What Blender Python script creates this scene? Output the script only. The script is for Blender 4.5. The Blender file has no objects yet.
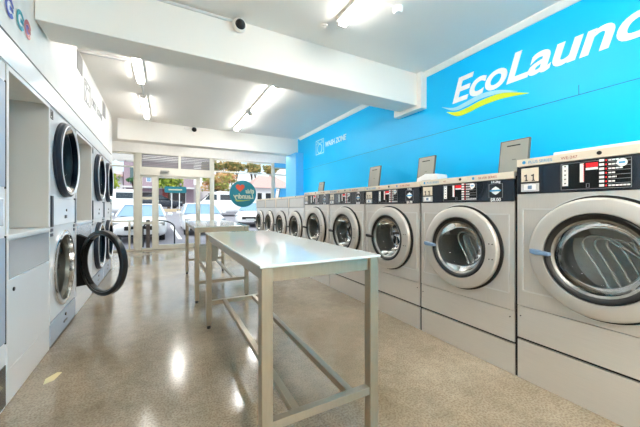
import bpy, bmesh, math, random
from mathutils import Vector, Matrix
random.seed(7)
C = bpy.context.scene.collection
PI = math.pi

# ------------------------------------------------------------------ materials
def lin(c):
    return tuple((x/255/12.92 if x/255 <= .04045 else ((x/255+.055)/1.055)**2.4) for x in c)
MATS = {}
def mat(name, rgb, rough=.5, metal=0., spec=.5, noise=None, emit=None, coat=0., bump=None, stretch=None):
    if name in MATS: return MATS[name]
    m = bpy.data.materials.new(name); m.use_nodes = True
    nt = m.node_tree; n = nt.nodes; l = nt.links
    p = n['Principled BSDF']
    col = (*lin(rgb), 1)
    p.inputs['Base Color'].default_value = col
    p.inputs['Roughness'].default_value = rough
    p.inputs['Metallic'].default_value = metal
    p.inputs['Specular IOR Level'].default_value = spec
    p.inputs['Coat Weight'].default_value = coat
    tc = n.new('ShaderNodeTexCoord')
    mp = n.new('ShaderNodeMapping'); l.new(tc.outputs['Object'], mp.inputs[0])
    if stretch: mp.inputs['Scale'].default_value = stretch
    sc, amt = noise or (12, .03)
    t = n.new('ShaderNodeTexNoise'); t.inputs['Scale'].default_value = sc; t.inputs['Detail'].default_value = 3
    l.new(mp.outputs[0], t.inputs['Vector'])
    r = n.new('ShaderNodeMapRange'); r.inputs['To Min'].default_value = 1-amt*2; r.inputs['To Max'].default_value = 1+amt*2
    l.new(t.outputs['Fac'], r.inputs['Value'])
    mx = n.new('ShaderNodeVectorMath'); mx.operation = 'SCALE'; mx.inputs[0].default_value = col[:3]
    l.new(r.outputs[0], mx.inputs['Scale']); l.new(mx.outputs[0], p.inputs['Base Color'])
    if bump:
        b = n.new('ShaderNodeBump'); b.inputs['Strength'].default_value = bump; b.inputs['Distance'].default_value = .01
        l.new(t.outputs['Fac'], b.inputs['Height']); l.new(b.outputs[0], p.inputs['Normal'])
    if emit:
        p.inputs['Emission Color'].default_value = (*lin(emit[0]), 1); p.inputs['Emission Strength'].default_value = emit[1]
    MATS[name] = m
    return m
def glassmat(name, tint, refl, rough=.02):
    m = bpy.data.materials.new(name); m.use_nodes = True
    nt = m.node_tree; n = nt.nodes; l = nt.links; n.remove(n['Principled BSDF'])
    out = n['Material Output']
    tr = n.new('ShaderNodeBsdfTransparent'); tr.inputs[0].default_value = (*tint, 1)
    gl = n.new('ShaderNodeBsdfGlossy'); gl.inputs['Roughness'].default_value = rough
    lw = n.new('ShaderNodeLayerWeight'); lw.inputs['Blend'].default_value = refl
    mx = n.new('ShaderNodeMixShader'); l.new(lw.outputs['Fresnel'], mx.inputs[0])
    l.new(tr.outputs[0], mx.inputs[1]); l.new(gl.outputs[0], mx.inputs[2]); l.new(mx.outputs[0], out.inputs[0])
    MATS[name] = m
    return m
WHITE = mat('white_paint', (244,241,236), .6)
CEIL = mat('ceiling_paint', (242,238,232), .8, noise=(2,.01))
BEAMW = mat('beam_paint', (246,241,233), .7, noise=(3,.01))
CAB = mat('white_laminate', (242,243,245), .28, noise=(4,.008))
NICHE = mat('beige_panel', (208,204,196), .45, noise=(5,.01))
DRYW = mat('white_enamel_front', (246,248,252), .18, noise=(5,.01))
DBLUE = mat('navy_rubber', (10,26,44), .35)
BLK = mat('black_plastic', (14,14,15), .35)
RUB = mat('door_rim_black', (20,20,18), .38)
CHR = mat('chrome', (225,225,225), .1, metal=1)
GALV = mat('drum_steel', (150,150,146), .3, metal=.9, noise=(60,.12))
DARKDRUM = mat('dark_drum', (165,166,162), .35, metal=.6, noise=(40,.1))
STEEL = mat('brushed_steel', (222,217,210), .34, metal=.6, noise=(30,.03), stretch=(6,6,.3))
STEELH = mat('brushed_steel_panel', (218,214,208), .36, metal=.5, noise=(24,.03), stretch=(.3,.3,8))
RING = mat('door_steel', (206,202,196), .38, metal=.55, noise=(20,.02))
TABLE = mat('table_steel', (168,157,138), .3, metal=.7, noise=(35,.05), stretch=(3,3,.4))
TTOP = mat('table_top_sheet', (222,226,222), .07, metal=.1, spec=.9, noise=(3,.03))
CREAM = mat('cream_strip', (226,216,198), .35)
CONS = mat('console_black', (26,34,46), .2, coat=.5)
CONSP = mat('console_panel', (12,13,15), .22)
GREYC = mat('console_grey', (196,198,202), .25)  # pale grey paints haze and reflections over the small washers' consoles
LGREY = mat('light_grey_print', (200,202,202), .4)
WPRINT = mat('white_print', (245,245,245), .5)
RED = mat('red_display', (215,25,35), .4, emit=((215,25,35),.3))
BLUEP = mat('blue_print', (60,150,200), .4)
BROWNP = mat('brown_print', (170,95,80), .4)
GREENG = mat('lid_grey', (150,150,142), .4, metal=.3)
LIDE = mat('lid_edge', (95,95,90), .5)
BHAND = mat('blue_grey_handle', (110,138,170), .3)
SILV = mat('silver_sheet', (222,227,233), .2, metal=.6, noise=(3,.04))
LINT = mat('lint_drawer_blue', (188,203,224), .25, metal=.15)
TEAL = mat('teal_print', (8,108,120), .4)
ORANGE = mat('heart_red', (190,72,40), .4)
SAND = mat('sand_print', (190,190,160), .5)
YEL = mat('lime_print', (214,232,20), .4)
PALEB = mat('pale_blue_print', (160,222,245), .4)
ALU = mat('door_aluminium', (214,211,198), .4, metal=.2)
LOUV = mat('louvre_grey', (128,126,130), .5)
TUBE = mat('lamp_diffuser', (255,255,255), .5, emit=((255,252,246), 32))
TUBEL = mat('lamp_diffuser_dim', (255,255,255), .5, emit=((255,252,246), 16))
FILLR = mat('lamp_diffuser_rear', (255,255,255), .5, emit=((255,248,238), 95))  # glow of the added fill lights behind the camera
ASPH = mat('asphalt', (150,147,155), .85, noise=(3,.05))
ROOFP = mat('roof_tiles', (200,165,158), .8, noise=(8,.08))
MAUVE = mat('mauve_render', (168,146,156), .8, noise=(3,.03))
OFFW = mat('far_white', (225,222,222), .8)
SHOPD = mat('shop_dark', (70,64,66), .4)
SHOPR = mat('shop_red', (140,60,55), .6)
TAN = mat('tan_kerb', (205,184,152), .8, noise=(6,.06))
BARK = mat('bark', (92,74,58), .9)
CARW = mat('car_white', (238,238,240), .18, coat=.5)
CARD = mat('car_dark', (48,54,66), .15, coat=.5)
CARB = mat('car_blue', (60,90,130), .15, coat=.5)
CARG = mat('car_window', (130,165,195), .06, spec=.8)
CARGD = mat('car_window_dark', (40,50,58), .08, spec=.8)
TYRE = mat('tyre', (24,24,25), .8)
TUB = mat('tub_plastic', (214,216,206), .35)
GLASS = glassmat('window_glass', (.96,.98,.98), .12)
DGLASS = glassmat('machine_glass', (.82,.85,.85), .3)
NGLASS = glassmat('navy_tinted_glass', (.30,.40,.48), .12)
CLGLASS = glassmat('clear_door_glass', (.95,.96,.97), .04)
def leafmat(name, a, b):
    m = mat(name, a, .6)
    nt = m.node_tree; n = nt.nodes; l = nt.links
    t = n.new('ShaderNodeTexNoise'); t.inputs['Scale'].default_value = 1.4
    tc = n.new('ShaderNodeTexCoord'); l.new(tc.outputs['Object'], t.inputs['Vector'])
    cr = n.new('ShaderNodeValToRGB'); cr.color_ramp.elements[0].position = .4; cr.color_ramp.elements[1].position = .6
    cr.color_ramp.elements[0].color = (*lin(a),1); cr.color_ramp.elements[1].color = (*lin(b),1)
    l.new(t.outputs['Fac'], cr.inputs[0]); l.new(cr.outputs[0], n['Principled BSDF'].inputs['Base Color'])
    return m
LEAFG = leafmat('leaf_green', (100,130,40), (190,200,70))
LEAFA = leafmat('leaf_autumn', (140,160,70), (214,160,110))
LEAFH = leafmat('leaf_hedge', (110,128,70), (190,160,100))

def bluewall():
    m = mat('blue_wall_vinyl', (0,188,250), .38, spec=.3, noise=(1.2,.02))
    return m
BLUE = bluewall()
BLUEL = mat('blue_paint_pillar', (95,190,240), .5)  # paler blue, with the window's daylight painted into it
def concrete():
    m = bpy.data.materials.new('polished_concrete'); m.use_nodes = True
    nt = m.node_tree; n = nt.nodes; l = nt.links; p = n['Principled BSDF']
    tc = n.new('ShaderNodeTexCoord')
    def noise(s, d=4):
        t = n.new('ShaderNodeTexNoise'); t.inputs['Scale'].default_value = s; t.inputs['Detail'].default_value = d
        l.new(tc.outputs['Object'], t.inputs['Vector']); return t
    big = noise(1.1, 6); fine = noise(90, 2); mid = noise(14, 5)
    cr = n.new('ShaderNodeValToRGB'); e = cr.color_ramp.elements
    e[0].position = .35; e[0].color = (*lin((140,126,104)),1); e[1].position = .68; e[1].color = (*lin((174,161,141)),1)
    l.new(big.outputs['Fac'], cr.inputs[0])
    c2 = n.new('ShaderNodeValToRGB'); e = c2.color_ramp.elements
    e[0].position = .36; e[0].color = (.62,.58,.52,1); e[1].position = .58; e[1].color = (1.06,1.06,1.06,1)
    l.new(fine.outputs['Fac'], c2.inputs[0])
    mx = n.new('ShaderNodeMix'); mx.data_type = 'RGBA'; mx.blend_type = 'MULTIPLY'; mx.inputs[0].default_value = .75
    l.new(cr.outputs[0], mx.inputs[6]); l.new(c2.outputs[0], mx.inputs[7])
    c3 = n.new('ShaderNodeValToRGB'); e = c3.color_ramp.elements
    e[0].position = .3; e[0].color = (.86,.85,.83,1); e[1].position = .7; e[1].color = (1.05,1.05,1.05,1)
    l.new(mid.outputs['Fac'], c3.inputs[0])
    m2 = n.new('ShaderNodeMix'); m2.data_type = 'RGBA'; m2.blend_type = 'MULTIPLY'; m2.inputs[0].default_value = 1
    l.new(mx.outputs[2], m2.inputs[6]); l.new(c3.outputs[0], m2.inputs[7])
    l.new(m2.outputs[2], p.inputs['Base Color'])
    r = n.new('ShaderNodeMapRange'); r.inputs['From Min'].default_value = .3; r.inputs['From Max'].default_value = .7
    r.inputs['To Min'].default_value = .1; r.inputs['To Max'].default_value = .22
    l.new(big.outputs['Fac'], r.inputs[0]); l.new(r.outputs[0], p.inputs['Roughness'])
    p.inputs['Specular IOR Level'].default_value = .75
    return m
FLOOR = concrete()

# ------------------------------------------------------------------ mesh builder
class MB:
    def __init__(s): s.v = []; s.f = []; s.mi = []; s.m = 0
    def add(s, vs, fs):
        o = len(s.v); s.v += [tuple(v) for v in vs]
        for f in fs: s.f.append([i+o for i in f]); s.mi.append(s.m)
        return s
    def box(s, x0, x1, y0, y1, z0, z1):
        return s.add([(x0,y0,z0),(x1,y0,z0),(x1,y1,z0),(x0,y1,z0),(x0,y0,z1),(x1,y0,z1),(x1,y1,z1),(x0,y1,z1)],
              [(0,3,2,1),(4,5,6,7),(0,1,5,4),(1,2,6,5),(2,3,7,6),(3,0,4,7)])
    def bar(s, a, b, w, h=None):
        h = h or w; a = Vector(a); b = Vector(b); d = (b-a).normalized()
        up = Vector((0,0,1)) if abs(d.z) < .95 else Vector((1,0,0))
        r = d.cross(up).normalized(); u = r.cross(d)
        vs = [p+r*sx*w/2+u*sy*h/2 for p in (a,b) for sx,sy in ((-1,-1),(1,-1),(1,1),(-1,1))]
        return s.add(vs, [(0,3,2,1),(4,5,6,7),(0,1,5,4),(1,2,6,5),(2,3,7,6),(3,0,4,7)])
    def tube(s, pts, r, n=10, caps=True):
        pts = [Vector(p) for p in pts]; rings = []; prev = None
        for i, p in enumerate(pts):
            d = (pts[min(i+1,len(pts)-1)]-pts[max(i-1,0)]).normalized()
            if prev is None:
                up = Vector((0,0,1)) if abs(d.z) < .9 else Vector((1,0,0)); x = d.cross(up).normalized()
            else: x = (prev - d*prev.dot(d)).normalized()
            prev = x; y = d.cross(x)
            rr = r[i] if isinstance(r, (list,tuple)) else r
            rings.append([p+(x*math.cos(2*PI*k/n)+y*math.sin(2*PI*k/n))*rr for k in range(n)])
        vs = [v for q in rings for v in q]
        fs = [(i*n+k, i*n+(k+1)%n, (i+1)*n+(k+1)%n, (i+1)*n+k) for i in range(len(pts)-1) for k in range(n)]
        if caps: fs += [tuple(range(n-1,-1,-1)), tuple((len(pts)-1)*n+k for k in range(n))]
        return s.add(vs, fs)
    def lathe(s, prof, c, n=48, closed=False, axis='y'):
        """profile of (radius, offset) turned about an axis through c"""
        vs = []; cx,cy,cz = c; N = len(prof)
        for r, o in prof:
            for k in range(n):
                a = 2*PI*k/n; u = r*math.cos(a); w = r*math.sin(a)
                vs.append((cx+u, cy+o, cz+w) if axis == 'y' else ((cx+o, cy+u, cz+w) if axis == 'x' else (cx+u, cy+w, cz+o)))
        fs = []
        for i in range(N if closed else N-1):
            j = (i+1) % N
            for k in range(n): fs.append((i*n+k, i*n+(k+1)%n, j*n+(k+1)%n, j*n+k))
        if not closed:
            if prof[0][0] < 1e-3 or prof[-1][0] < 1e-3: pass
        return s.add(vs, fs)
    def disc(s, c, r, n=32):
        cx,cy,cz = c
        return s.add([(cx+r*math.cos(2*PI*k/n), cy, cz+r*math.sin(2*PI*k/n)) for k in range(n)], [tuple(range(n))])
    def prism(s, pts, y0, y1):
        """outline in x,z pushed from y0 to y1"""
        n = len(pts)
        vs = [(x,y0,z) for x,z in pts]+[(x,y1,z) for x,z in pts]
        return s.add(vs, [tuple(range(n)), tuple(range(2*n-1,n-1,-1))]+[(i,n+i,n+(i+1)%n,(i+1)%n) for i in range(n)])
    def holed(s, x0, x1, z0, z1, cx, cz, R, y, n=64):
        """upright plate with a round hole"""
        vs = []; fs = []
        for k in range(n):
            a = 2*PI*k/n; c_, s_ = math.cos(a), math.sin(a)
            vs.append((cx+R*c_, y, cz+R*s_))
            tx = ((x1-cx) if c_ > 0 else (x0-cx))/c_ if abs(c_) > 1e-6 else 1e9
            tz = ((z1-cz) if s_ > 0 else (z0-cz))/s_ if abs(s_) > 1e-6 else 1e9
            t = min(tx, tz); vs.append((cx+t*c_, y, cz+t*s_))
        for k in range(n):
            j = (k+1)%n; fs.append((2*k, 2*k+1, 2*j+1, 2*j))
        s.add(vs, fs)
        for ex, ez in ((x0,z0),(x1,z0),(x1,z1),(x0,z1)):       # corner fillers
            k = int(((math.atan2(ez-cz, ex-cx)) % (2*PI))/(2*PI)*n) % n; j = (k+1) % n
            s.add([vs[2*k+1], (ex,y,ez), vs[2*j+1]], [(0,1,2)])
        return s
    def build(s, name, mats, parent=None, bevel=0, smooth=None, seg=2, M=None):
        me = bpy.data.meshes.new(name)
        me.from_pydata([tuple(M @ Vector(v)) for v in s.v] if M else s.v, [], s.f)
        if not isinstance(mats, (list,tuple)): mats = [mats]
        for m in mats: me.materials.append(m)
        for p, i in zip(me.polygons, s.mi): p.material_index = i
        bm = bmesh.new(); bm.from_mesh(me)
        bmesh.ops.remove_doubles(bm, verts=bm.verts, dist=1e-6)
        bmesh.ops.recalc_face_normals(bm, faces=bm.faces)
        bm.to_mesh(me); bm.free()
        o = bpy.data.objects.new(name, me); C.objects.link(o)
        if parent: o.parent = parent
        if smooth:
            for p in me.polygons: p.use_smooth = True
            try: me.set_sharp_from_angle(angle=math.radians(smooth))
            except Exception: pass
        if bevel:
            b = o.modifiers.new('bevel', 'BEVEL'); b.width = bevel; b.segments = seg; b.limit_method = 'ANGLE'; b.angle_limit = math.radians(40)
        return o
def text_mesh(body, size, ext=.0015, shear=0, offset=0, spacing=1, align='LEFT', res=3):
    cu = bpy.data.curves.new('t', 'FONT'); cu.body = body; cu.size = size; cu.extrude = ext; cu.shear = shear
    cu.offset = offset; cu.space_character = spacing; cu.align_x = align; cu.resolution_u = res
    ob = bpy.data.objects.new('t', cu); C.objects.link(ob)
    dg = bpy.context.evaluated_depsgraph_get(); dg.update()
    me = bpy.data.meshes.new_from_object(ob.evaluated_get(dg))
    bpy.data.objects.remove(ob); bpy.data.curves.remove(cu)
    return me
def text(name, body, size, x, y, z, m, parent=None, flip=False, sx=1, **k):
    """lettering standing upright, read by someone looking along +y; x,z = baseline start"""
    me = text_mesh(body, size, **k)
    me.transform(Matrix.Translation((x,y,z)) @ Matrix.Rotation(PI/2, 4, 'X') @ Matrix.Diagonal((-sx if flip else sx,1,1,1)))
    me.name = name; me.materials.clear(); me.materials.append(m)
    o = bpy.data.objects.new(name, me); C.objects.link(o)
    if parent: o.parent = parent
    return o
def thing(name, label, cat, loc=(0,0,0), rotz=0, group=None):
    o = bpy.data.objects.new(name, None); C.objects.link(o); o.empty_display_size = .1
    o.location = loc; o.rotation_euler = (0,0,rotz); o['label'] = label; o['category'] = cat
    if group: o['group'] = group
    return o
def tag(o, label, cat, group=None, kind=None):
    o['label'] = label; o['category'] = cat
    if group: o['group'] = group
    if kind: o['kind'] = kind
    return o
def struct(o): o['kind'] = 'structure'; return o
def kids(o): return list(o.children)
def dup(root, loc, rotz, label, group=None):
    r = root.copy(); C.objects.link(r); r.location = loc; r.rotation_euler = (0,0,rotz); r['label'] = label
    if group: r['group'] = group
    for ch in kids(root):
        c = ch.copy(); C.objects.link(c); c.parent = r
        for g in kids(ch):
            d = g.copy(); C.objects.link(d); d.parent = c
    return r
def P(x0,x1,y0,y1,z0,z1,name,m,parent=None,bevel=0):
    return MB().box(x0,x1,y0,y1,z0,z1).build(name,m,parent,bevel)

# ------------------------------------------------------------------ camera
cam = bpy.data.cameras.new('camera'); co = bpy.data.objects.new('camera', cam); C.objects.link(co)
co.location = (0,0,1.15); co.rotation_euler = (PI/2, 0, -math.atan(155/292))
cam.sensor_width = 36; cam.lens = 292/640*36; cam.shift_y = -5.5/640; cam.clip_end = 300; cam.clip_start = .05
bpy.context.scene.camera = co

# ------------------------------------------------------------------ room shell
H = 2.9; XR = 3.0; YB = -3.2; YF = 9.3
TILT = math.atan(.02)
def LX(Y): return -.765-.02*Y
LROT = PI/2 + TILT
def L(Y): return (LX(Y), Y, 0)

struct(P(-3.2, 4.2, YB-.2, YF+.15, -.12, 0, 'floor', FLOOR))
struct(P(-3.2, 4.2, YB-.2, YF+.3, H, H+.25, 'ceiling', CEIL))
struct(P(-3.2, 4.2, YB-.2, YB, 0, H, 'wall_back', WHITE))
b = MB(); b.box(XR, XR+.2, YB, 7.19, 0, H); struct(b.build('wall_right', BLUE))
b = MB(); b.box(3.75, 3.95, 7.19, YF, 0, H).box(XR+.2, 3.75, 7.0, 7.19, 0, H); struct(b.build('wall_right_recess', BLUEL))
struct(P(2.8, XR, 6.52, 7.19, 0, 2.498, 'trim_1', BLUEL))                     # blue pillar under the far beam
struct(P(LX(0)-.05, XR, 6.852, 7.1, 2.5, H, 'ceiling_beam_far', BEAMW))
struct(P(LX(0)-.05, XR, 2.77, 3.08, 2.487, H, 'ceiling_beam_near', BEAMW, bevel=.004))
struct(P(2.9, XR, 2.70, 3.2, 2.44, H, 'trim_2', WHITE))                        # white padstone round the near beam end
# cornice
b = MB(); b.prism([(0,0),(0,-.055),(.012,-.055),(.055,-.012),(.055,0)], 0, 9.9)
M = Matrix.Translation((XR, YB, H)) @ Matrix(((-1,0,0,0),(0,1,0,0),(0,0,1,0),(0,0,0,1)))
struct(b.build('trim_3', WHITE, M=M))
# joint in the blue cladding
b = MB(); b.box(XR-.003, XR-.0005, -3, 6.5, 2.076, 2.081).box(XR-.003,XR-.0005,1.118,1.122,2.081,2.16)
struct(b.build('trim_4', mat('cladding_joint', (12,110,165), .5)))

# left side: everything in wall coordinates (x along the wall, y into it)
lw = MB()
lw.box(YB, 6.75, 0.0, .9, 1.985, H)                 # bulkhead
lw.box(YB, 6.75, .82, .95, 0, 1.985)                # wall behind the machines
lw.box(6.75, 6.87, .0, 1.7, 0, H)                   # return wall at the end of the dryers
o = struct(lw.build('wall_left', WHITE)); o.location = (LX(0),0,0); o.rotation_euler = (0,0,LROT)
struct(P(-2.0, -1.9, 6.9, YF, 0, H, 'wall_left_front', WHITE))
fb = MB(); fb.box(YB, 6.745, -.012, -.0005, 1.987, 2.14)
o = struct(fb.build('trim_5', CAB)); o.location = (LX(0),0,0); o.rotation_euler = (0,0,LROT)
fb = MB(); fb.box(YB, 6.745, -.004, -.0005, 2.1405, 2.166)
o = struct(fb.build('trim_6', mat('shadow_gap', (80,80,80), .6))); o.location = (LX(0),0,0); o.rotation_euler = (0,0,LROT)  # grey strip for the joint above the fascia, its shadow painted in
# niche partitions and face frames
tn = 7
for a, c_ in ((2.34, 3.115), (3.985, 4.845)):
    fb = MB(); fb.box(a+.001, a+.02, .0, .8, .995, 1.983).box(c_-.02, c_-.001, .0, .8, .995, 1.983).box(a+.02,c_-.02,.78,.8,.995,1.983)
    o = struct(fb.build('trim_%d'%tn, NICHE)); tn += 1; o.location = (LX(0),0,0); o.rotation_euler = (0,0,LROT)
    fb = MB(); fb.box(a, a+.022, -.006, -.0005, .995, 1.983).box(c_-.022, c_, -.006, -.0005, .995, 1.983).box(a+.022, c_-.022, -.006, -.0005, 1.955, 1.983)
    o = struct(fb.build('trim_%d'%tn, CAB)); tn += 1; o.location = (LX(0),0,0); o.rotation_euler = (0,0,LROT)

# front glazing
GY = YF
fr = MB()
fr.box(-1.9, 3.75, GY-.05, GY+.15, 2.645, H)                               # lintel
struct(fr.build('wall_front', WHITE))
struct(MB().box(3.20, 3.75, GY-.04, GY+.1, 2.501, 2.644).box(3.20,3.75,GY-.04,GY+.1,0.001,1.799).build('wall_front_blue', BLUEL))
def window(n, x0, x1, z0, z1, bars=(), posts=(), w=.045, dep=.06):
    b = MB(); b.box(x0,x1,GY-dep/2,GY+dep/2,z0,z0+w); b.box(x0,x1,GY-dep/2,GY+dep/2,z1-w,z1)
    b.box(x0,x0+w,GY-dep/2,GY+dep/2,z0+w,z1-w); b.box(x1-w,x1,GY-dep/2,GY+dep/2,z0+w,z1-w)
    for z in bars: b.box(x0+w,x1-w,GY-dep/2,GY+dep/2,z-.02,z+.02)
    for x,za,zb in posts: b.box(x-.025,x+.025,GY-dep/2,GY+dep/2,za,zb)
    f = struct(b.build('window_%d'%n, ALU, bevel=.003))
    P(x0+w*.5,x1-w*.5,GY-.004,GY+.004,z0+w*.5,z1-w*.5,'glass_pane',GLASS,f)
    return f
window(1, -1.9, -.705, .002, 2.64, bars=(2.26,.8), posts=((-.84,.045,.78),))
struct(P(-.703,-.59,GY-.06,GY+.06,.001,2.643,'trim_20',ALU))
window(2, 1.268, 3.16, .002, 2.64, bars=(2.26,))
window(3, .905, 1.21, .002, 2.25, w=.02)
struct(P(1.211,1.267,GY-.045,GY+.045,.001,2.643,'trim_21',ALU))
struct(P(3.161,3.199,GY-.05,GY+.06,.001,2.643,'trim_22',ALU))
window(4, 3.202, 3.745, 1.801, 2.499, bars=(2.26,), w=.03)
# door leaves
def leaf(n, x0, x1, z1, wl, wr, bot, rails=()):
    b = MB(); b.box(x0,x0+wl,GY-.03,GY+.03,.004,z1).box(x1-wr,x1,GY-.03,GY+.03,.004,z1)
    b.box(x0+wl,x1-wr,GY-.03,GY+.03,.004,.004+bot).box(x0+wl,x1-wr,GY-.03,GY+.03,z1-.06,z1)
    for z in rails: b.box(x0+wl,x1-wr,GY-.025,GY+.025,z-.035,z+.035)
    d = struct(b.build('door_%d'%n, ALU, bevel=.003))
    P(x0+wl-.01,x1-wr+.01,GY-.003,GY+.003,.01+bot*.9,z1-.05,'glass_pane',GLASS,d)
    return d
leaf(1, -.588, -.19, 2.048, .04, .125, .05, (1.42,.74))
d2 = leaf(2, -.188, .903, 2.048, .03, .1, .12)
MB().tube([(.84,GY-.03,.95),(.84,GY-.075,.95),(.84,GY-.075,1.25),(.84,GY-.03,1.25)],.012).build('door_handle', CHR, d2, smooth=40)
struct(P(-.588, 1.209, GY-.07, GY+.05, 2.05, 2.258, 'trim_23', mat('door_header', (218,214,202), .5)))
cl = thing('door_closer', 'grey door closer fixed on the header above the glass shop door', 'door closer', (0.0,GY-.071,2.15))
MB().box(-.11,.11,-.05,-.001,-.0,.05).build('closer_body', mat('closer_grey',(150,150,145),.4), cl, bevel=.008)
MB().bar((.08,-.03,.0),(-.12,-.03,-.045),.02,.008).build('closer_arm', mat('closer_arm_grey',(110,110,108),.4), cl)
# louvred transom
lv = thing('louvre_panel', 'grey horizontal louvres above the shop entrance door', 'louvre', (0,GY,2.26))
MB().box(-.588,-.56,-.04,.04,.0,.383).box(1.18,1.209,-.04,.04,0,.383).box(-.56,1.18,-.04,.04,.37,.383).box(-.56,1.18,-.04,.04,0,.014).box(.34,.40,-.045,.04,.014,.37).build('frame', ALU, lv)
for k in range(8):
    z = .035+.045*k
    MB().bar((-.56,0,z),(.34,0,z),.03,.034).build('slat', LOUV, lv).rotation_euler = (0,0,0)
    MB().bar((.40,0,z),(1.18,0,z),.03,.034).build('slat', LOUV, lv)

# ------------------------------------------------------------------ washers
def arc_panel(x0, x1, z0, z1, cx, cz, R, n=28):
    """rectangle joined with a circle: the pressed field round the door"""
    pts = []
    if R > z1-cz:
        dx = math.sqrt(R*R-(z1-cz)**2); a0 = math.atan2(z1-cz, dx); 
        top = [(cx+R*math.cos(a0+(PI-2*a0)*k/n), cz+R*math.sin(a0+(PI-2*a0)*k/n)) for k in range(n+1)]
    else: top = []
    if R > cz-z0:
        dx = math.sqrt(R*R-(cz-z0)**2); a0 = math.atan2(z0-cz, -dx); a0 = a0 % (2*PI)
        a1 = (math.atan2(z0-cz, dx)) % (2*PI)
        bot = [(cx+R*math.cos(a0+(a1-a0)*k/n), cz+R*math.sin(a0+(a1-a0)*k/n)) for k in range(n+1)]
    else: bot = []
    pts = [(x1,z0),(x1,z1)]+top+[(x0,z1),(x0,z0)]+bot
    return pts
def make_washer(w, h, p, cz, R, label, name='front_load_washer', kind='medium', lid=None, cons_h=(.16,.047), handle=None, open_text=None, price=None, weight=None, group=None):
    t = thing(name, label, 'washing machine', rotz=-PI/2, group=group)
    x0, x1 = -w/2+.009, w/2-.009; D = .8
    strip = cons_h[1]; zc1 = h-strip; zc0 = zc1-cons_h[0]; seam = p+.218
    rb = R*.735; rg = R*.63
    b = MB().box(x0,x1,.004,D-.05,0,p-.014); b.m = 1; b.box(x0,x1,.02,D-.06,p-.0139,p+.0038)  # second, black box paints the shade in the gap above the plinth
    b.build('plinth', [STEELH,BLK], t)
    MB().box(x1+.0005,w/2-.0004,.012,.03,0,h-.03).build('side_seal', BLK, t)  # black strips either side paint the dark gaps between machines
    MB().box(-w/2+.0004,x0-.0005,.012,.03,0,h-.03).build('side_seal', BLK, t)
    b = MB().box(x0,x1,.002,D,p+.004,seam-.0025); b.m = 1
    b.lathe([(.0001,-.002),(.004,-.002),(.004,.004)],(x0+.02,0,p+.15),8).lathe([(.0001,-.002),(.004,-.002),(.004,.004)],(x1-.03,0,p+.17),8)
    b.build('lower_panel', [STEELH,BLK], t)
    # body shell with round opening
    b = MB(); b.m = 0
    zb = seam+.0025
    b.holed(x0,x1,zb,zc0-.002,0,cz,rb*.93,0)
    b.add([(x0,0,zb),(x0,D,zb),(x0,D,h-.004),(x0,0,zc0-.002),(x0,.02,h-.004)], [(0,1,2,4,3)])
    b.add([(x1,0,zb),(x1,D,zb),(x1,D,h-.004),(x1,0,zc0-.002),(x1,.02,h-.004)], [(0,3,4,2,1)])
    b.add([(x0,.02,h-.004),(x1,.02,h-.004),(x1,D,h-.004),(x0,D,h-.004)], [(0,1,2,3)])
    b.add([(x0,0,zb),(x1,0,zb),(x1,D,zb),(x0,D,zb)], [(0,1,2,3)])
    b.add([(x0,D,zb),(x1,D,zb),(x1,D,h-.004),(x0,D,h-.004)], [(0,1,2,3)])
    # pressed line around the door field, painted paler to give its highlight
    e0, e1 = x0+.035, x1-.035
    nb = len(b.mi)
    pts = arc_panel(e0, e1, cz-.277, min(cz+.27, zc0-.045), 0, cz, min(R+.035, zc0-.022-cz))
    n = len(pts)
    for i in range(n):
        a, c_ = pts[i], pts[(i+1)%n]
        b.bar((a[0],-.001,a[1]),(c_[0],-.001,c_[1]),.008,.010)
    b.mi[nb:] = [1]*(len(b.mi)-nb)
    b.build('body', [STEEL if kind != 'small' else mat('pale_enamel',(226,227,228),.3,metal=.2), mat('pressed_edge',(232,230,226),.3,metal=.5)], t)  # small washers' steel painted whiter for the window light reflected in it
    # drum behind the door
    dm = MB(); dm.lathe([(rb*.93,.0),(rb*.98,.06),(rb*1.15,.07),(rb*1.15,.42),(rb*.9,.46),(.001,.46)], (0,0,cz), 40)
    for k in range(3):
        a = 2*PI*k/3+.6; ca, sa = math.cos(a), math.sin(a); r1 = rb*1.14; r2 = rb*.8
        dm.add([(r1*math.cos(a-.18),.08,cz+r1*math.sin(a-.18)),(r1*math.cos(a+.18),.08,cz+r1*math.sin(a+.18)),(r2*ca,.1,cz+r2*sa),
                (r1*math.cos(a-.18),.44,cz+r1*math.sin(a-.18)),(r1*math.cos(a+.18),.44,cz+r1*math.sin(a+.18)),(r2*ca,.42,cz+r2*sa)],
               [(0,1,2),(3,5,4),(0,2,5,3),(1,4,5,2)])
    dm.build('drum', DARKDRUM, t, smooth=40)
    # top strip, console
    b = MB().box(x0,x1,-.006,.10,zc1,h); b.m=1; b.lathe([(.0001,-.008),(.011,-.008),(.011,-.001)],(0.0 if kind!='big' else 0.0,-.002,h-strip*.45),14)
    s = b.build('top_strip', [CREAM,BLK], t)
    if kind != 'small':
        u = 'PLUS SERIES'
        bb = MB().disc((x0+.045,-.008,zc1+strip*.5),.011,16); bb.build('badge', BLUEP, s)
        text('lettering', u, .026, x0+.07, -.0065, zc1+strip*.28, BLUEP, s, ext=.0008)
        text('lettering', 'WE-247' if kind=='big' else 'W', .024, x0+.25, -.0065, zc1+strip*.28, BROWNP, s, ext=.0008)
        if kind != 'big':
            MB().disc((x1-.30,-.008,zc1+strip*.5),.011,16).build('badge', BLUEP, s)
            text('lettering', 'SILVER SERIES', .024, x1-.26, -.0065, zc1+strip*.28, BROWNP, s, ext=.0008)
    b = MB().box(x0,x1,-.002,.09,zc0,zc1-.004)
    cn = b.build('console', CONS if kind!='small' else GREYC, t, .003)
    q = cons_h[0]/.16
    ox = x0 + (.03 if kind!='small' else .02)      # left end of the coin unit
    mz = (zc0+zc1)/2; y = -.003
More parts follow.
